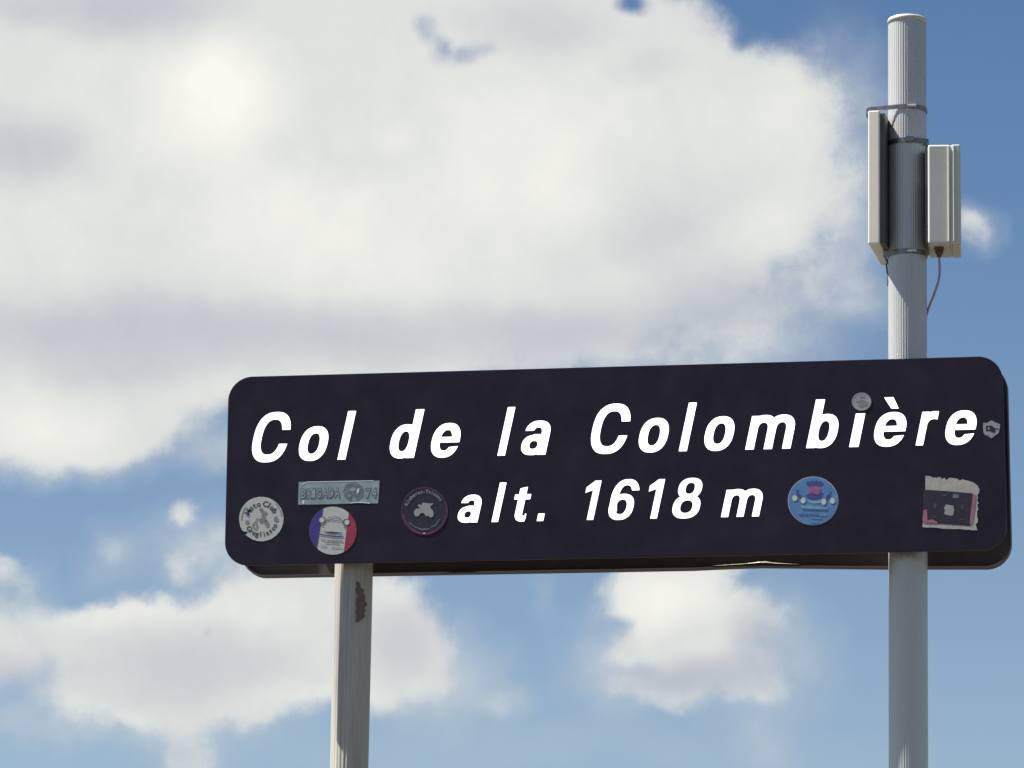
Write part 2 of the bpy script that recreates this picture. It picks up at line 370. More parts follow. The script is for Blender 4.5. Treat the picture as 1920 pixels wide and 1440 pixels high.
GL = {
 'C': SUB(ring(.37, .5, .37, .517, .17, .155, 2.5), rect(.36, .355, 1, .645)),
 'o': ring(.275, .345, .275, .356),
 'l': rect(0, 0, s_, 1), 'i': U(rect(0, 0, s_, .69), rect(0, .84, s_, 1)),
 'd': U(bowl(.26), rect(.362, 0, .53, 1)), 'b': U(bowl(.27), rect(0, 0, s_, 1)),
 'e': e_f, 'è': U(e_f, poly((.22, .775), (.35, .775), (.215, 1.01), (.05, 1.01))),
 'a': U(AND(ring(.265, .45, .25, .255, .165, .14), rect(.0, .5, .27, 1)), AND(ring(.265, .45, .25, .255, .165, .14), rect(.26, .45, 1, 1)), rect(.35, .0, .515, .455),
        AND(ring(.235, .205, .235, .208, .155, .125), rect(-1, -1, .42, 1)), AND(rect(.2, .315, .42, .425), rect(0, 0, 1, 1))),
 'm': U(rect(0, 0, s_, .69), arch(.27), arch(.642), rect(.372, 0, .54, .41), rect(.744, 0, .912, .41)),
 'r': U(rect(0, 0, s_, .69), AND(ring(.31, .40, .31, .298, s_, .16), rect(0, .45, .385, 1))),
 't': U(AND(rect(.09, .15, .255, .9), poly((.0, 0), (1, 0), (1, 1.05), (.0, .82))), rect(0, .56, .37, .69), AND(ring(.29, .2, .2, .205, .165, .145), rect(0, -1, .355, .2), poly((.0, -.1), (.32, -.1), (.37, .16), (.30, .25), (0, .25)))),
 '.': rect(0, 0, .19, .19),
 '1': U(rect(.185, 0, .355, 1), poly((0, .69), (.22, .77), (.22, 1), (.2, 1), (0, .835))),
 '6': U(ring(.29, .315, .29, .33), SUB(ring(.33, .5, .33, .517, .17, .15, 2.4), rect(.33, -1, 2, .73), rect(-1, -1, .33, .4)), AND(ring(.33, .5, .33, .517, .17, .15, 2.4), rect(-1, .2, .2, .6))),
 '8': U(ring(.29, .752, .25, .265, .155, .125), ring(.29, .285, .29, .302)),
}
SHEAR = .200

# ------------------------------------------------------------ ground
bm = bmesh.new()
n = 90
for i in range(n+1):
    for j in range(n+1):
        u, v = (i/n*2-1), (j/n*2-1)
        x, y = math.copysign(abs(u)**3, u)*3000, math.copysign(abs(v)**3, v)*3000
        r = math.hypot(x, y)
        z = 0 if r < 25 else (math.sin(x*.011+1)*math.cos(y*.009)*3 + math.sin(x*.03)*math.sin(y*.024)*.8)*min(1, (r-25)/250)
        bm.verts.new((x, y, z))
bm.verts.ensure_lookup_table()
for i in range(n):
    for j in range(n):
        k = i*(n+1)+j; bm.faces.new([bm.verts[q] for q in (k, k+n+1, k+n+2, k+1)])
tag(bm_obj('ground', bm, M['grass'], smooth=True), kind='structure')

# ------------------------------------------------------------ posts
def tube(bm, prof, z0, z1, cx=0, cy=0):
    lo = [bm.verts.new((cx+x, cy+y, z0)) for x, y in prof]; hi = [bm.verts.new((cx+x, cy+y, z1)) for x, y in prof]
    for i in range(len(prof)):
        j = (i+1) % len(prof); bm.faces.new((lo[i], lo[j], hi[j], hi[i]))
    return lo, hi
def fluted(r, ribs, amp, k=6):
    return [((r - amp*(.5-.5*math.cos(2*math.pi*(i % k)/k)))*math.cos(2*math.pi*i/(ribs*k)), (r - amp*(.5-.5*math.cos(2*math.pi*(i % k)/k)))*math.sin(2*math.pi*i/(ribs*k))) for i in range(ribs*k)]
def lathe(bm, pts, seg=64, cx=0, cy=0):
    rings = []
    for r, z in pts: rings.append([bm.verts.new((cx+r*math.cos(2*math.pi*i/seg), cy+r*math.sin(2*math.pi*i/seg), z)) for i in range(seg)] if r > 1e-6 else [bm.verts.new((cx, cy, z))])
    for a, b in zip(rings, rings[1:]):
        for i in range(seg):
            j = (i+1) % seg
            if len(a) == 1: bm.faces.new((a[0], b[j], b[i]))
            elif len(b) == 1: bm.faces.new((a[i], a[j], b[0]))
            else: bm.faces.new((a[i], a[j], b[j], b[i]))
YP = .078                                  # posts' axes behind the sign's face
RP = .0412
def post(px, py, ribs, amp, m, ztop, label, footlabel=None):
    p = at(px, py, YP); t = empty('sign_post', (p.x, YP, 0)); tag(t, label, 'post')
    bm = bmesh.new(); tube(bm, fluted(RP, ribs, amp), .05, ztop); bm_obj('tube', bm, m, t, smooth=True)
    bm = bmesh.new(); lathe(bm, [(0, -.1), (.16, -.1), (.16, .04), (.14, .06), (0, .06)]); bm_obj('footing', bm, M['concrete'], t)
    return t
zt_r = at(1703, 36, YP).z
post_r = post(1702, 700, 48, .0007, M['alu'], zt_r-.008, 'tall round fluted metal post on the right carrying two antenna boxes')
bm = bmesh.new(); lathe(bm, [(RP-.002, zt_r-.012), (RP+.0010, zt_r-.012), (RP+.0013, zt_r-.004), (RP+.0, zt_r-.001), (RP-.003, zt_r+.0006), (0, zt_r+.0016)])
bm_obj('cap', bm, M['cap'], post_r, smooth=True)
zt_l = ZS+.19
post_l = post(663.3, 1075, 30, .0011, M['alu_old'], zt_l, 'shorter weathered cream and grey post under the left end of the sign')
bm = bmesh.new(); lathe(bm, [(RP-.002, zt_l-.02), (RP+.0012, zt_l-.02), (RP-.001, zt_l+.002), (0, zt_l+.004)]); bm_obj('cap', bm, M['cap'], post_l, smooth=True)

# ------------------------------------------------------------ the two signs
def rounded(corners, rad, k=10):
    """corners (x,z) in order; returns outline"""
    out = []
    n = len(corners)
    for i in range(n):
        p0, p, p1 = Vector(corners[i-1]), Vector(corners[i]), Vector(corners[(i+1) % n])
        a, b = (p0-p).normalized(), (p1-p).normalized()
        ang = a.angle(b); 
        if ang > 2.9: out.append(tuple(p)); continue
        c = p + (a+b).normalized()*(rad/math.sin(ang/2)); d = rad/math.tan(ang/2)
        s, e = p+a*d, p+b*d; vs, ve = s-c, e-c
        for q in range(k+1):
            t = q/k; v = vs.lerp(ve, t).normalized()*rad; w = c+v; out.append((w.x, w.y))
    return out
def tray(outline, y_face, y_lip, th, mats, name, parent, base):
    """pressed panel: face sheet at y_face with a lip running to y_lip; materials face, edge, inside"""
    bm = bmesh.new(); n = len(outline); cx = sum(p[0] for p in outline)/n; cz = sum(p[1] for p in outline)/n
    sgn = 1 if y_lip > y_face else -1
    def inset(p, d):
        v = Vector((p[0]-cx, p[1]-cz)); L = v.length
        hx, hz = abs(v.x), abs(v.y)
        return (p[0]-math.copysign(min(d, hx), v.x)*(1 if hx > .78 else .0 if hx < .75 else 1), p[1]-math.copysign(d, v.y)*(1 if hz > .12 else 0))
    V = lambda p, y: bm.verts.new((p[0]-base[0], y-base[1], p[1]-base[2]))
    inn = [inset(p, th) for p in outline]
    r = .0015
    o0 = [V(inset(p, r*.6), y_face) for p in outline]; o1 = [V(p, y_face+sgn*r) for p in outline]; o2 = [V(p, y_lip) for p in outline]
    i2 = [V(p, y_lip) for p in inn]; i1 = [V(p, y_face+sgn*th) for p in inn]
    f = bm.faces.new(o0); f.material_index = 0
    for A, B, mi in ((o0, o1, 0), (o1, o2, 1), (o2, i2, 1), (i2, i1, 2)):
        for i in range(n):
            j = (i+1) % n; f = bm.faces.new((A[i], A[j], B[j], B[i])); f.material_index = mi
    f = bm.faces.new(i1); f.material_index = 2
    return bm_obj(name, bm, mats, parent)
P2 = lambda px, py, Y=0: (at(px, py, Y).x, at(px, py, Y).z)

base1 = Vector((0, 0, ZS-.208))
sign = empty('road_sign', base1); tag(sign, 'long black sign with bright white italic words and the altitude 1618 m', 'sign')
out1 = rounded([P2(428.5, 707), P2(1878.5, 667), P2(1889, 1030.5), P2(420.5, 1060.5)], .052)
tray(out1, 0, .006, .0025, [M['face'], M['back'], M['back']], 'panel', sign, base1)
# letters
def baseline(row, x): return (861.9-.02465*(x-632.8)) if row == 1 else (978.8-.0213*(x-921.7))
CAPPX = {1: 90.5, 2: 73.5}
rows = {1: [('C', 472.8, 545), ('o', 560.6, 615.6), ('l', 632.8, 667.6), ('d', 731, 795.8), ('e', 808.3, 863.5), ('l', 932.8, 966.2), ('a', 977.2, 1032.3), ('C', 1108.3, 1182), ('o', 1197.8, 1254),
            ('l', 1272.8, 1306.6), ('o', 1320.8, 1377), ('m', 1397.4, 1490.5), ('b', 1511.6, 1572), ('i', 1592.3, 1628), ('è', 1639, 1699.5), ('r', 1717, 1760.5), ('e', 1772.6, 1831)],
        2: [('a', 858.3, 903), ('l', 921.7, 949.6), ('t', 964.4, 996), ('.', 1006.6, 1021.3), ('1', 1097.6, 1128), ('6', 1141, 1198.8), ('1', 1216.6, 1247), ('8', 1260.6, 1317), ('m', 1352, 1430)]}
shapes = {k: [lp for lp in contour(f, -.05, 1.0, -.06, 1.08)] for k, f in GL.items()}
for row, lst in rows.items():
    cap_m = CAPPX[row]/(F_PX/10.6*math.cos(PITCH))*1.0
    for ch, xa, xb in lst:
        ext = [(x + SHEAR*y, y) for lp in shapes[ch] for x, y in lp]; yl_, yr_ = min(ext)[1], max(ext)[1]   # heights where the letter is widest
        bz = at(xa, baseline(row, xa)).z; cap = abs(at(xa, baseline(row, xa)-CAPPX[row]).z - bz)
        bl = Vector((at(xa, baseline(row, xa)-CAPPX[row]*yl_).x, 0, bz)); xr = at(xb, baseline(row, xb)-CAPPX[row]*yr_).x
        loops = [[(x, y) for x, y in lp] for lp in shapes[ch]]
        # width so that the slanted letter spans xa..xb
        def span(sx):
            xs = [(x*sx + SHEAR*y) for lp in loops for x, y in lp]; return min(xs), max(xs)
        want = (xr-bl.x)/cap
        lo, hi = .4, 2.
        for _ in range(30):
            mid = (lo+hi)/2; a, b = span(mid)
            if b-a > want: hi = mid
            else: lo = mid
        mn, _mx = span(lo)
        L2 = [[(bl.x - base1.x + (x*lo + SHEAR*y - mn)*cap, bl.z - base1.z + y*cap) for x, y in lp] for lp in loops]
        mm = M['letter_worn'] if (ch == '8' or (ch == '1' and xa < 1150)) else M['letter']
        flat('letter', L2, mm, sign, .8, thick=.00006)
# rails clamped to the posts behind the face
for s in (sign,):
    for dz in (-.11, .11):
        bm = bmesh.new(); bmesh.ops.create_cube(bm, size=1); bmesh.ops.scale(bm, vec=(1.27, .028, .03), verts=bm.verts)
        bm_obj('rail', bm, M['edge'], s, (.04, .0215, dz+.208))

YB = .176
base2 = Vector((0.04, YB, ZS-.215))
sign2 = empty('road_sign', base2); tag(sign2, 'dark sign mounted behind the lettered one, only its brown rim showing', 'sign')
bot = [P2(1899, 1068.5, YB), P2(1650, 1068.5, YB), P2(1520, 1067, YB), P2(1430, 1066, YB), P2(1380, 1067.5, YB), P2(1300, 1071, YB), P2(1000, 1076.2, YB), P2(457, 1085.5, YB)]
out2 = rounded([P2(466, 733, YB), P2(1890, 690, YB)] + bot, .053)
tray(out2, YB, YB-.028, .0025, [M['face'], M['back'], M['back']], 'panel', sign2, base2)
for dz in (-.11, .11):
    bm = bmesh.new(); bmesh.ops.create_cube(bm, size=1); bmesh.ops.scale(bm, vec=(1.45, .026, .03), verts=bm.verts)
    bm_obj('rail', bm, M['edge'], sign2, (0, -.0155, dz+.215))
# added pale strip painting the sunlight caught on the rear lip
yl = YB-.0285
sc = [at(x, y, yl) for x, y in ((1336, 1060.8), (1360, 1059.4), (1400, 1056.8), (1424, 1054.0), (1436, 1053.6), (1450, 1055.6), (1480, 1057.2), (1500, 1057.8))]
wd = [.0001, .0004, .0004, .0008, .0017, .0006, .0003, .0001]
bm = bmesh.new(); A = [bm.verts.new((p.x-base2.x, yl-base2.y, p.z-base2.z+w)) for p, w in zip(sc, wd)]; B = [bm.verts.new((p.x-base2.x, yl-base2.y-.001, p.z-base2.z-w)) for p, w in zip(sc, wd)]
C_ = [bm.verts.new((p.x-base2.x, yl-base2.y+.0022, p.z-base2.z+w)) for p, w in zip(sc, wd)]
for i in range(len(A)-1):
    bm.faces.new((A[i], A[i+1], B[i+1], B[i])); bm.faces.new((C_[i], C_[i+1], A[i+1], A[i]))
bm_obj('sunlit_sliver', bm, M['sliver'], sign2)

# ------------------------------------------------------------ antenna boxes
def bevel_box(sx, sy, sz, r, seg=3):
    bm = bmesh.new(); bmesh.ops.create_cube(bm, size=1); bmesh.ops.scale(bm, vec=(sx, sy, sz), verts=bm.verts)
    bmesh.ops.bevel(bm, geom=bm.edges[:], offset=r, segments=seg, affect='EDGES', profile=.5); return bm
def band(path, h, th):
    """flat strap following a closed path in plan; centred on z=0"""
    bm = bmesh.new(); n = len(path)
    nr = []
    for i in range(n):
        t = (Vector(path[(i+1) % n])-Vector(path[i-1])).normalized(); nr.append(Vector((t.y, -t.x)))
    r = [[bm.verts.new((p[0]+q.x*o, p[1]+q.y*o, z)) for p, q in zip(path, nr)] for o, z in ((0, -h/2), (th, -h/2), (th, h/2), (0, h/2))]
    for a, b in ((0, 1), (1, 2), (2, 3), (3, 0)):
        for i in range(n):
            j = (i+1) % n; bm.faces.new((r[a][i], r[a][j], r[b][j], r[b][i]))
    return bm
def hull(pts):
    pts = sorted(set(pts)); 
    def half(p):
        o = []
        for q in p:
            while len(o) > 1 and (o[-1][0]-o[-2][0])*(q[1]-o[-2][1]) - (o[-1][1]-o[-2][1])*(q[0]-o[-2][0]) <= 0: o.pop()
            o.append(q)
        return o
    a, b = half(pts), half(pts[::-1]); return a[:-1]+b[:-1]
def resample(p, n=96):
    L = [0]
    for i in range(len(p)): L.append(L[-1]+math.dist(p[i], p[(i+1) % len(p)]))
    out = []; k = 0
    for i in range(n):
        s = L[-1]*i/n
        while L[k+1] < s: k += 1
        t = (s-L[k])/max(1e-9, L[k+1]-L[k]); a, b = p[k], p[(k+1) % len(p)]; out.append((a[0]+(b[0]-a[0])*t, a[1]+(b[1]-a[1])*t))
    return out
PX = post_r.location.x
circ = [((RP+.0008)*math.cos(2*math.pi*i/64), (RP+.0008)*math.sin(2*math.pi*i/64)) for i in range(64)]

# left: thin flat antenna, edge on to us
yf = YP-.075
fl, fr = at(1630.5, 457, yf), at(1652, 457, yf); ft = at(1641, 207, yf)
aw, ad, ah = (fr.x-fl.x), .185, ft.z-fl.z
ant = empty('antenna', (fl.x+aw/2, yf+ad/2, fl.z)); tag(ant, 'thin tall cream antenna box strapped to the left side of the tall post', 'antenna')
ant.rotation_euler.z = R(-2)
bm_obj('housing', bevel_box(aw, ad, ah, .0025), M['plast'], ant, (0, 0, ah/2), smooth=False)
bm = bmesh.new(); bmesh.ops.create_cube(bm, size=1); bmesh.ops.scale(bm, vec=(.010, ad*.9, ah*.97), verts=bm.verts)
bm_obj('bracket_shade', bm, M['plate_shade'], ant, (aw/2+.0052, 0, ah/2))  # plate made full depth so the post mirrors a dark side
off = Vector((PX-ant.location.x, YP-ant.location.y))
rotm = Matrix.Rotation(-R(-2), 2); offl = rotm @ off
def strap_on(parent, pts, z, h=.0065, th=.0011, m=None):
    return bm_obj('strap', band(resample(hull(pts)), h, th), m or M['strap'], parent, (0, 0, z))
c_l = [(x+offl.x, y+offl.y) for x, y in circ]
zr1 = at(1700, 199, YP-RP).z-ant.location.z
hoop = [(-aw/2-.002+.014*math.cos(a), .045*math.sin(a)) for a in np.linspace(math.pi/2, 3*math.pi/2, 16)]
s1 = strap_on(ant, c_l + hoop, zr1, .0095)
zr3 = at(1700, 470, YP-RP).z-ant.location.z
s3 = strap_on(ant, c_l + [(aw/2, .035), (aw/2, -.035)], zr3, .0105)
for sz, dxx in ((zr1, .012), (zr3, .012)):
    bm = bmesh.new(); bmesh.ops.create_cone(bm, segments=12, radius1=.0035, radius2=.0035, depth=.02, cap_ends=True); bmesh.ops.rotate(bm, matrix=Matrix.Rotation(R(90), 3, 'Y'), verts=bm.verts)
    bm_obj('screw', bm, M['screw'], ant, (offl.x+.016, offl.y-RP-.0030, sz))

# right: wider junction-box style antenna
yf2 = YP-.062
gl, gr, gt = at(1735.5, 457, yf2), at(1796, 455.5, yf2), at(1765, 271, yf2)
bw, bd, bh = gr.x-gl.x, .125, gt.z-gl.z
ant2 = empty('antenna', (gl.x+bw/2, yf2+bd/2, gl.z)); tag(ant2, 'pale grey ribbed radio box bolted to the right side of the tall post', 'antenna')
ant2.rotation_euler.z = R(5)
wb = bw*.69
bm_obj('housing', bevel_box(wb, bd, bh, .004), M['plast2'], ant2, (-bw/2+wb/2, 0, bh/2))
bm_obj('seal', bevel_box(.003, bd-.003, bh-.003, .001, 1), M['plast'], ant2, (-bw/2+wb+.0015, 0, bh/2))
bm_obj('lid', bevel_box(bw-wb-.003, bd, bh, .0025), M['plast2'], ant2, (bw/2-(bw-wb-.003)/2, 0, bh/2))
bm_obj('rib', bevel_box(.004, .006, bh-.006, .0012, 2), M['plast2'], ant2, (-bw/2+wb-.003, -bd/2, bh/2))
bm_obj('rib', bevel_box(.003, .005, bh-.006, .001, 2), M['plast2'], ant2, (-bw/2+wb+.0075, -bd/2-.001, bh/2))
off2 = Matrix.Rotation(-R(5), 2) @ Vector((PX-ant2.location.x, YP-ant2.location.y))
c_r = [(x+off2.x, y+off2.y) for x, y in circ]
zr2 = at(1700, 262, YP-RP).z-ant2.location.z
strap_on(ant2, c_r + [(-bw/2, .02), (-bw/2, -.02)], zr2, .0105)
bm = bmesh.new(); bmesh.ops.create_cube(bm, size=1); bmesh.ops.scale(bm, vec=(.016, .011, .011), verts=bm.verts); bm_obj('buckle', bm, M['strap'], ant2, (off2.x+.006, off2.y-RP-.005, zr2))
bm = bmesh.new(); bmesh.ops.create_cube(bm, size=1); bmesh.ops.scale(bm, vec=(.006, bd*.9, bh*.96), verts=bm.verts); bm_obj('bracket_shade', bm, M['plate_shade'], ant2, (-bw/2-.0032, 0, bh/2))
gp = at(1762, 478, YP); 
gm = bmesh.new(); lathe(gm, [(0, .001), (.0085, .001), (.0085, -.008), (.006, -.010), (.0045, -.016), (0, -.016)], 14)
gland_loc = Matrix.Rotation(-R(5), 3, 'Z') @ (Vector((gp.x, YP-.01, ant2.location.z)) - ant2.location)
bm_obj('cable_gland', gm, M['rust'], ant2, (gland_loc.x, gland_loc.y, -.0005))
bm_obj('cover_patch', bevel_box(.02, .03, .002, .0006, 1), M['rust'], ant2, (gland_loc.x, gland_loc.y-.012, -.0015))

def wire(name, pts, r, m, label, parent=None):
    cu = bpy.data.curves.new(name, 'CURVE'); cu.dimensions = '3D'; cu.bevel_depth = r; cu.bevel_resolution = 3; cu.resolution_u = 8
    s = cu.splines.new('BEZIER'); s.bezier_points.add(len(pts)-1)
    o0 = Vector(pts[0])
    for b, p in zip(s.bezier_points, pts): b.co = Vector(p)-o0; b.handle_left_type = b.handle_right_type = 'AUTO'
    me = finish_curve(cu); me.name = name; me.materials.clear(); me.materials.append(m)
    for p in me.polygons: p.use_smooth = True
    o = link(bpy.data.objects.new(name, me), parent, o0)
    return tag(o, label, 'cable') if label else o
ga = Vector((gp.x, YP-.01, ant2.location.z-.014))
wire('cable', [ga, at(1761, 520, YP-.005), at(1751, 553, YP), at(1741, 578, YP+.005), at(1736, 594, YP+.012), at(1729, 606, YP+.03)], .0026, M['cable'], 'thin purple cable hanging from the pale grey radio box into the post')
wire('cable', [at(1662, 494, YP), at(1663.5, 510, YP), at(1665, 525, YP-.005), at(1665, 537, YP-.003)], .0018, M['cable_dark'], 'short dark cable end hanging below the thin cream antenna box')

# ------------------------------------------------------------ stickers on the sign face
GRP = 'stickers on the black sign and its posts'
def sticker_root(cpx, loops, m, label):
    c = at(*cpx); me = curve_mesh(loops(c), .00006); me.transform(TO_WALL); me.transform(Matrix.Translation((0, -.0002, 0))); me.name = 'sticker'; me.materials.clear(); me.materials.append(m)
    o = link(bpy.data.objects.new('sticker', me), None, c); return tag(o, label, 'sticker', GRP), c
def crop(s, ox, oy, c):
    def f(pts):
        o = []
        for x, y in pts:
            p = at(ox+x/s, oy+y/s); o.append((p.x-c.x, p.z-c.z))
        return o
    return f
def circle(cx, cy, rx, ry=None, n=48, a0=0): 
    ry = ry or rx
    return [(cx+rx*math.cos(2*math.pi*i/n+a0), cy+ry*math.sin(2*math.pi*i/n+a0)) for i in range(n)]
def stroke(pts, w):
    L, Rr = [], []
    for i, p in enumerate(pts):
        a, b = Vector(pts[max(0, i-1)]), Vector(pts[min(len(pts)-1, i+1)]); t = (b-a).normalized(); nn = Vector((-t.y, t.x))*w/2
        L.append((p[0]+nn.x, p[1]+nn.y)); Rr.append((p[0]-nn.x, p[1]-nn.y))
    return L+Rr[::-1]
def blotch(cx, cy, rx, ry, n=12, j=.25): return [(cx+rx*(1+random.uniform(-j, j))*math.cos(2*math.pi*i/n), cy+ry*(1+random.uniform(-j, j))*math.sin(2*math.pi*i/n)) for i in range(n)]
PXM = 1/868.                               # metres per photo pixel on the sign

# 1 moto club
f1 = None
def L1(c):
    f = crop(14.4, 440, 920, c)
    pts = []
    for x, y in circle(720, 765, 600, 600, 72):
        a = math.degrees(math.atan2(y-765, x-720)) % 360
        r = 1 + random.uniform(-.008, .008)
        if 128 < a < 146: continue
        pts.append((720+(x-720)*r, 765+(y-765)*r))
    # chip at the lower left
    i = next(k for k, p in enumerate(pts) if math.degrees(math.atan2(p[1]-765, p[0]-720)) % 360 > 140)
    pts[i:i] = [(290, 1190), (370, 1130), (330, 1110), (240, 1100)]
    return [f(pts)]
s1o, c = sticker_root((490, 973), L1, M['s_white'], 'round white motorcycle club sticker near the lower left corner of the sign')
f = crop(14.4, 440, 920, c); r1 = 600/14.4*PXM
arc_text('lettering', 'Moto', r1*.70, 152, 102, r1*.36, M['s_ink'], s1o, 2, bold=.025)
arc_text('lettering', 'Club', r1*.70, 76, 30, r1*.36, M['s_ink'], s1o, 2, bold=.025)
arc_text('lettering', 'Grugliasco', r1*.70, 218, 333, r1*.32, M['s_ink'], s1o, 2, bottom=True, bold=.025)
flat('rider_drawing', [f(blotch(715, 520, 65, 45)), f(blotch(790, 600, 80, 45)), f(blotch(760, 690, 60, 50)), f([(640, 800), (700, 740), (850, 750), (905, 830), (880, 930), (850, 930), (840, 850), (760, 800), (720, 860), (680, 860)]),
      f(circle(550, 945, 72, 100, 20)), f(circle(550, 945, 42, 66, 20)), f(stroke([(560, 850), (600, 760), (640, 720)], 22))], M['s_inksoft'], s1o, 3)
flat('wheel', [f(circle(850, 860, 62, 80, 18)), f(circle(850, 860, 34, 50, 18))], M['s_inksoft'], s1o, 4)
flat('rose', [f(blotch(345, 860, 60, 60)), f(circle(345, 860, 20, 20, 8))], M['s_inksoft'], s1o, 2)
flat('rose', [f(blotch(1115, 780, 75, 70)), f(circle(1115, 770, 22, 22, 8))], M['s_inksoft'], s1o, 2)
for q in ([(1100, 345), (1180, 430), (1240, 550), (1270, 690)], [(300, 440), (230, 560), (195, 680), (185, 800)]): flat('edge_mark', [f(stroke(q, 24))], M['s_inksoft'], s1o, 2)
flat('stain', [f([(270, 610), (330, 570), (375, 600), (350, 670)])], M['s_blueink'], s1o, 4)

# 2 silver-teal rectangle
L2 = lambda c: [crop(11.29, 550, 890, c)([(115, 155), (960, 138), (1825, 125), (1812, 360), (1795, 610), (1400, 600), (950, 622), (100, 637)])]
s2o, c = sticker_root((635, 924), L2, M['s_teal'], 'pale silver green rectangular sticker with outlined letters and the number 74')
f = crop(11.29, 550, 890, c)
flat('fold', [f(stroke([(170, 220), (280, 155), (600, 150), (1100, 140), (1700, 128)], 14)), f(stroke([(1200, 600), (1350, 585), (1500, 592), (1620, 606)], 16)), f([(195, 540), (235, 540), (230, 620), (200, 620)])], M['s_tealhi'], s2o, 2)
def two_tone(txt, xa, xb, ymid, hpx):
    a = at(550+xa/11.29, 890+ymid/11.29); b = at(550+xb/11.29, 890+ymid/11.29); w = b.x-a.x; h = hpx/11.29*PXM
    mx, mz = (a.x+b.x)/2-c.x, (a.z+b.z)/2-c.z; nchar = len(txt)
    wts = [.45 if ch == 'I' else 1 for ch in txt]; tot = sum(wts)
    for mm, bold, lay in ((M['s_slate'], .06, 2), (M['s_pale'], .0, 3)):
        it = []; acc = 0
        for i, ch in enumerate(txt):
            me = text_mesh(ch, h/.72*(1 if lay == 2 else .86), bold)
            xs = [v.co.x for v in me.vertices]; cw = max(xs)-min(xs); cell = w*wts[i]/tot; tgt = cell*(1.06 if lay == 2 else .66)
            it.append((me, Matrix.Translation((mx - w/2 + acc + cell/2, mz - h*(.5 if lay == 2 else .43) + (acc-w/2)*.012, 0)) @ Matrix.Diagonal((tgt/cw, 1, 1, 1)) @ Matrix.Translation((-(max(xs)+min(xs))/2, 0, 0))))
            acc += cell
        join_meshes('lettering', it, mm, s2o, lay)
two_tone('BRIGADA', 150, 1000, 390, 215)
two_tone('74', 1530, 1775, 385, 215)
flat('emblem', [f(blotch(1275, 365, 215, 200, 30, .06)), f(blotch(1245, 300, 70, 50)), f([(1330, 300), (1400, 260), (1390, 370), (1350, 400)]), f(blotch(1180, 430, 40, 30)), f([(1220, 560), (1250, 460), (1290, 470), (1330, 560)])], M['s_slate'], s2o, 2)
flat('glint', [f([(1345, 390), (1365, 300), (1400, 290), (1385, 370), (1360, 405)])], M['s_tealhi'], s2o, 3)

# 3 tricolour car
L3 = lambda c: [crop(13.09, 570, 940, c)(circle(710, 720, 580, 590, 64))]
s3o, c = sticker_root((624, 995), L3, M['s_white'], 'round blue, white and red sticker with an old car, above the left post')
f = crop(13.09, 570, 940, c)
def seg(xa, ya, xb, yb, left):
    pts = []
    for x, y in circle(710, 720, 583, 593, 120):
        xl = xa+(xb-xa)*(y-ya)/(yb-ya)
        if (x < xl) == left: pts.append((x, y))
    return pts
def order(p):
    cx = sum(q[0] for q in p)/len(p); cy = sum(q[1] for q in p)/len(p)
    return sorted(p, key=lambda q: math.atan2(q[1]-cy, q[0]-cx))
flat('blue_band', [f(order(seg(490, 170, 340, 1200, True)))], M['s_blue'], s3o, 2)
flat('red_band', [f(order(seg(1090, 260, 955, 1240, False)))], M['s_red'], s3o, 2)
flat('headlamp', [f(circle(455, 460, 88, 80, 20))], M['s_slate'], s3o, 3); flat('headlamp', [f(circle(1035, 520, 92, 88, 20))], M['s_slate'], s3o, 3)
flat('lamp_glass', [f(circle(440, 462, 60, 62, 18))], M['s_cream'], s3o, 4); flat('lamp_glass', [f(circle(1055, 520, 58, 60, 18))], M['s_cream'], s3o, 4)
flat('car_outline', [f(stroke([(560, 470), (600, 400), (740, 380), (880, 400), (930, 470), (960, 510)], 12)), f(stroke([(570, 462), (740, 465), (930, 485)], 12)), f([(400, 580), (470, 590), (470, 612), (410, 600)]), f([(970, 630), (1040, 630), (1020, 655), (980, 650)]),
      f([(460, 735), (560, 742), (700, 745), (930, 770), (920, 785), (700, 800), (590, 780)])], M['s_ink'], s3o, 3)
flat('bumper', [f(stroke([(380, 810), (520, 830), (700, 860), (840, 868), (970, 860)], 26))], M['s_navy'], s3o, 3)
flat('bumper_shine', [f([(640, 825), (860, 820), (870, 845), (680, 845)])], M['s_lightblue'], s3o, 4)
dash = []
for y, x0, x1, w, h in ((935, 400, 500, 30, 24), (945, 550, 950, 34, 34), (1010, 520, 850, 30, 26), (1100, 400, 550, 34, 18), (1120, 670, 920, 30, 20)):
    x = x0
    while x < x1:
        ww = random.uniform(.5, 1)*w; yy = y+(x-650)*.06; dash.append(f([(x, yy), (x+ww, yy+1), (x+ww, yy+h), (x, yy+h*random.uniform(.6, 1))])); x += ww+random.uniform(6, 14)
flat('fine_print', dash, M['s_inksoft'], s3o, 3)

# 4 black round sticker with grey motorcycle
L4 = lambda c: [crop(13.09, 740, 900, c)(circle(730, 765, 575, 590, 64))]
s4o, c = sticker_root((796, 958), L4, M['s_black'], 'round black sticker with a thin red ring and a small grey motorcycle in the middle')
f = crop(13.09, 740, 900, c)
flat('ring', [f(circle(730, 765, 572, 588, 64)), f(circle(730, 765, 545, 562, 64))], M['s_ringred'], s4o, 2)
flat('ring', [f(circle(735, 770, 560, 575, 64)[2:31]+circle(735, 760, 500, 520, 64)[2:31][::-1])], M['s_ringred'], s4o, 3)
flat('motorcycle_silhouette', [f([(570, 610), (620, 595), (660, 620), (690, 555), (800, 570), (900, 580), (940, 560), (930, 605), (870, 640), (890, 700), (940, 750), (960, 830), (940, 900), (880, 925), (830, 880), (760, 890), (740, 840), (690, 800), (620, 830), (590, 890), (520, 900), (475, 840), (480, 760), (530, 705), (600, 700), (620, 680), (580, 650)])], M['s_grey'], s4o, 3)
r4 = 575/13.09*PXM
arc_text('lettering', 'Kloberos-Tvicons', r4*.84, 158, 34, r4*.22, M['s_grey'], s4o, 4, bold=.01)
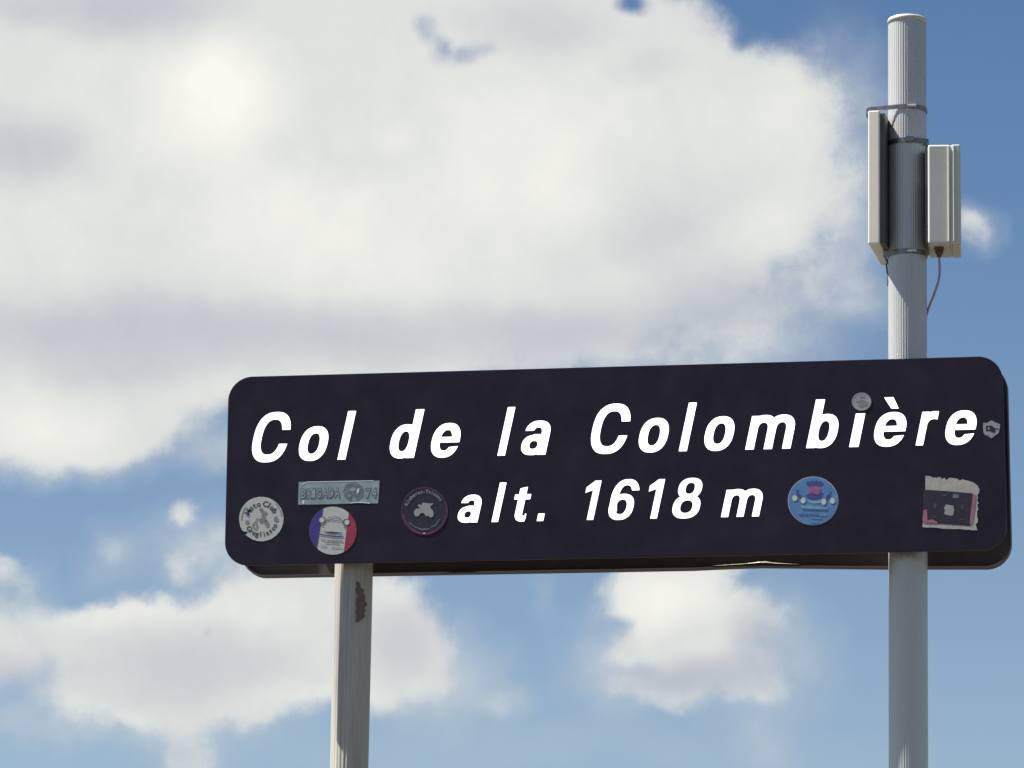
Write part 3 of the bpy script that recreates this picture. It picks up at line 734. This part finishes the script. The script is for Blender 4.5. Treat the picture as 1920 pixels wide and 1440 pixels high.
flat('fine_print', [f(stroke([(360, 1040), (450, 1120), (550, 1180)], 22)), f(stroke([(575, 1190), (700, 1215), (850, 1195)], 34)), f(stroke([(890, 1160), (1000, 1110), (1110, 960)], 24))], M['s_slate'], s4o, 4)
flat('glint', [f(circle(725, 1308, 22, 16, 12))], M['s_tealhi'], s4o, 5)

# 5 blue round
L5 = lambda c: [crop(13.09, 1470, 885, c)(circle(715, 710, 622, 600, 64))]
s5o, c = sticker_root((1524.6, 939.2), L5, M['s_pinkrim'], 'round sky blue sticker with four cream dots and a crest, right of the altitude')
f = crop(13.09, 1470, 885, c)
flat('disc', [f(circle(715, 710, 600, 578, 64))], M['s_sky'], s5o, 2)
flat('crown', [f([(540, 270), (600, 220), (640, 260), (690, 200), (740, 240), (800, 190), (830, 250), (900, 220), (980, 290), (930, 340), (860, 350), (760, 330), (640, 340), (570, 340)])], M['s_navy'], s5o, 3)
flat('crest', [f([(610, 370), (760, 345), (890, 380), (900, 500), (840, 560), (700, 540), (600, 510)])], M['s_rose'], s5o, 4)
flat('crest_lower', [f([(540, 570), (620, 530), (760, 545), (900, 520), (960, 520), (940, 600), (880, 640), (800, 660), (740, 690), (640, 660), (560, 620)])], M['s_navy'], s5o, 3)
flat('figure', [f(blotch(325, 465, 36, 28, 9)), f([(300, 540), (340, 505), (420, 560), (440, 640), (380, 660), (330, 590)])], M['s_navy'], s5o, 3)
flat('figure', [f(blotch(1150, 505, 24, 24, 8)), f([(1030, 600), (1110, 530), (1160, 560), (1120, 640), (1060, 680), (1040, 740), (1030, 740)])], M['s_navy'], s5o, 3)
for x, y in ((265, 645), (470, 700), (975, 735), (1190, 710)): flat('dot', [f(circle(x, y, 62, 72, 16))], M['s_cream'], s5o, 4)
flat('banner', [f(stroke([(420, 850), (700, 880), (1080, 910)], 80)), f(stroke([(600, 720), (740, 740), (900, 730)], 70))], M['s_lightblue'], s5o, 3)
dash = []
for y, x0, x1, h in ((905, 450, 1060, 34), (1035, 370, 1010, 40), (1110, 640, 910, 36), (1210, 650, 820, 34)):
    x = x0
    while x < x1:
        ww = random.uniform(18, 34); yy = y+(x-700)*.03; dash.append(f([(x, yy), (x+ww, yy), (x+ww*.9, yy+h), (x+ww*.2, yy+h*random.uniform(.7, 1))])); x += ww+random.uniform(8, 16)
half = len(dash)*2//3
flat('fine_print', dash[:half], M['s_navy'], s5o, 4); flat('fine_print', dash[half:], M['s_lightblue'], s5o, 4)

# 6 torn square
def torn(a, b, n, amp):
    return [(a[0]+(b[0]-a[0])*i/n, a[1]+(b[1]-a[1])*i/n+random.uniform(-amp, amp)) for i in range(n+1)]
def torn_v(a, b, n, amp): return [(a[0]+(b[0]-a[0])*i/n+random.uniform(-amp, amp), a[1]+(b[1]-a[1])*i/n) for i in range(n+1)]
L6 = lambda c: [crop(12, 1720, 885, c)([(180, 92), (262, 92)] + torn((330, 125), (1060, 175), 26, 32) + [(1150, 200), (1260, 235), (1350, 300), (1400, 390), (1385, 480), (1345, 520)] + torn_v((1370, 560), (1340, 1200), 18, 22) + [(1350, 1310)] + torn((1300, 1308), (150, 1245), 14, 8) + [(110, 1225), (130, 1140), (120, 1060), (140, 850), (180, 600)])]
s6o, c = sticker_root((1781, 943), L6, M['s_torn'], 'torn square sticker with ragged white top strip and dark centre')
f = crop(12, 1720, 885, c)
flat('print', [f([(140, 400), (600, 425), (1250, 482), (1225, 800), (1192, 1215), (700, 1180), (215, 1150), (215, 850), (130, 850)])], M['s_dark'], s6o, 2)
flat('pink_strip', [f([(1252, 495), (1318, 505), (1290, 800), (1240, 1150), (1180, 1180), (1215, 800)])], M['s_pink'], s6o, 3)
flat('pink_strip', [f([(130, 860), (222, 845), (226, 1150), (128, 1140)]), f([(222, 1090), (330, 1070), (450, 1120), (440, 1160), (222, 1140)])], M['s_pink'], s6o, 3)
flat('emblem', [f([(600, 800), (650, 730), (730, 745), (810, 765), (830, 850), (800, 980), (740, 985), (640, 960), (600, 930), (625, 880)])], M['s_grey'], s6o, 3)
for q in (f(blotch(400, 760, 35, 75)), f(blotch(1010, 790, 30, 70)), f([(330, 1010), (440, 1010), (440, 1030), (330, 1030)]), f([(650, 1040), (730, 1030), (730, 1060), (650, 1060)]), f([(950, 1060), (1020, 1060), (1020, 1080), (950, 1080)]), f(blotch(600, 530, 60, 26))):
    flat('small_mark', [q], M['s_faint'], s6o, 3)
flat('small_mark', [f([(810, 490), (935, 500), (935, 590), (800, 585)])], M['s_slate'], s6o, 3)

# 7 small silver disc over the i
L7 = lambda c: [crop(28.8, 1590, 730, c)(circle(735, 670, 528, 492, 48))]
s7o, c = sticker_root((1615.5, 753.3), L7, M['s_silver'], 'small silver round sticker covering the dot of the letter i')
s7o.location.y -= .0004
f = crop(28.8, 1590, 730, c)
flat('print', [f([(630, 370), (940, 380), (920, 460), (640, 455)]), f([(380, 640), (690, 640), (860, 600), (1070, 700), (1080, 860), (880, 900), (640, 980), (520, 900), (560, 800)]), f([(640, 540), (820, 560), (820, 600), (640, 580)])], M['s_inksoft'], s7o, 2)
flat('rim', [f(circle(735, 670, 522, 486, 48)), f(circle(735, 670, 470, 436, 48))], M['s_grey'], s7o, 2)

# 8 shield
L8 = lambda c: [crop(24, 1830, 775, c)([(330, 430), (480, 435), (600, 370), (700, 315), (820, 385), (930, 430), (1085, 490), (1070, 700), (1010, 890), (860, 1000), (715, 1120), (560, 1050), (400, 965), (335, 850), (315, 600)])]
s8o, c = sticker_root((1859, 805), L8, M['s_grey'], 'small grey shield shaped sticker after the last letter near the right edge')
f = crop(24, 1830, 775, c)
flat('print', [f([(450, 560), (700, 550), (790, 620), (860, 680), (1040, 680), (1040, 705), (860, 720), (870, 850), (800, 880), (720, 830), (600, 800), (450, 790), (440, 660)])], M['s_black'], s8o, 2)
flat('print_mark', [f([(530, 640), (610, 620), (610, 740), (520, 720)]), f([(480, 880), (560, 930), (470, 960), (420, 900)])], M['s_grey'], s8o, 3)

# remnant on the left post (a curved scrap)
bm = bmesh.new(); pc = post_l.location
grid = []
nz = 16
za, zb = at(686, 1092, YP-.03).z, at(684, 1168, YP-.03).z
rnd = random.Random(3)
for k in range(nz+1):
    t = k/nz; z = za+(zb-za)*t
    a0 = R(-68 + rnd.uniform(-4, 4)); a1 = R(-62 + 26*math.sin(min(1, t*2.2)*1.4) + rnd.uniform(-7, 7))
    if t > .8: a1 = a0 + (a1-a0)*(1-t)/.2*.8+R(6)
    grid.append([bm.verts.new(((RP+.0012)*math.cos(a0+(a1-a0)*q/5), (RP+.0012)*math.sin(a0+(a1-a0)*q/5), z-za)) for q in range(6)])
for a, b in zip(grid, grid[1:]):
    for q in range(5): bm.faces.new((a[q], a[q+1], b[q+1], b[q]))
rm = bm_obj('sticker', bm, M['s_remnant'], None, (pc.x, YP, za), smooth=True)
tag(rm, 'ragged dark red sticker remnant on the left post just under the sign', 'sticker', GRP)
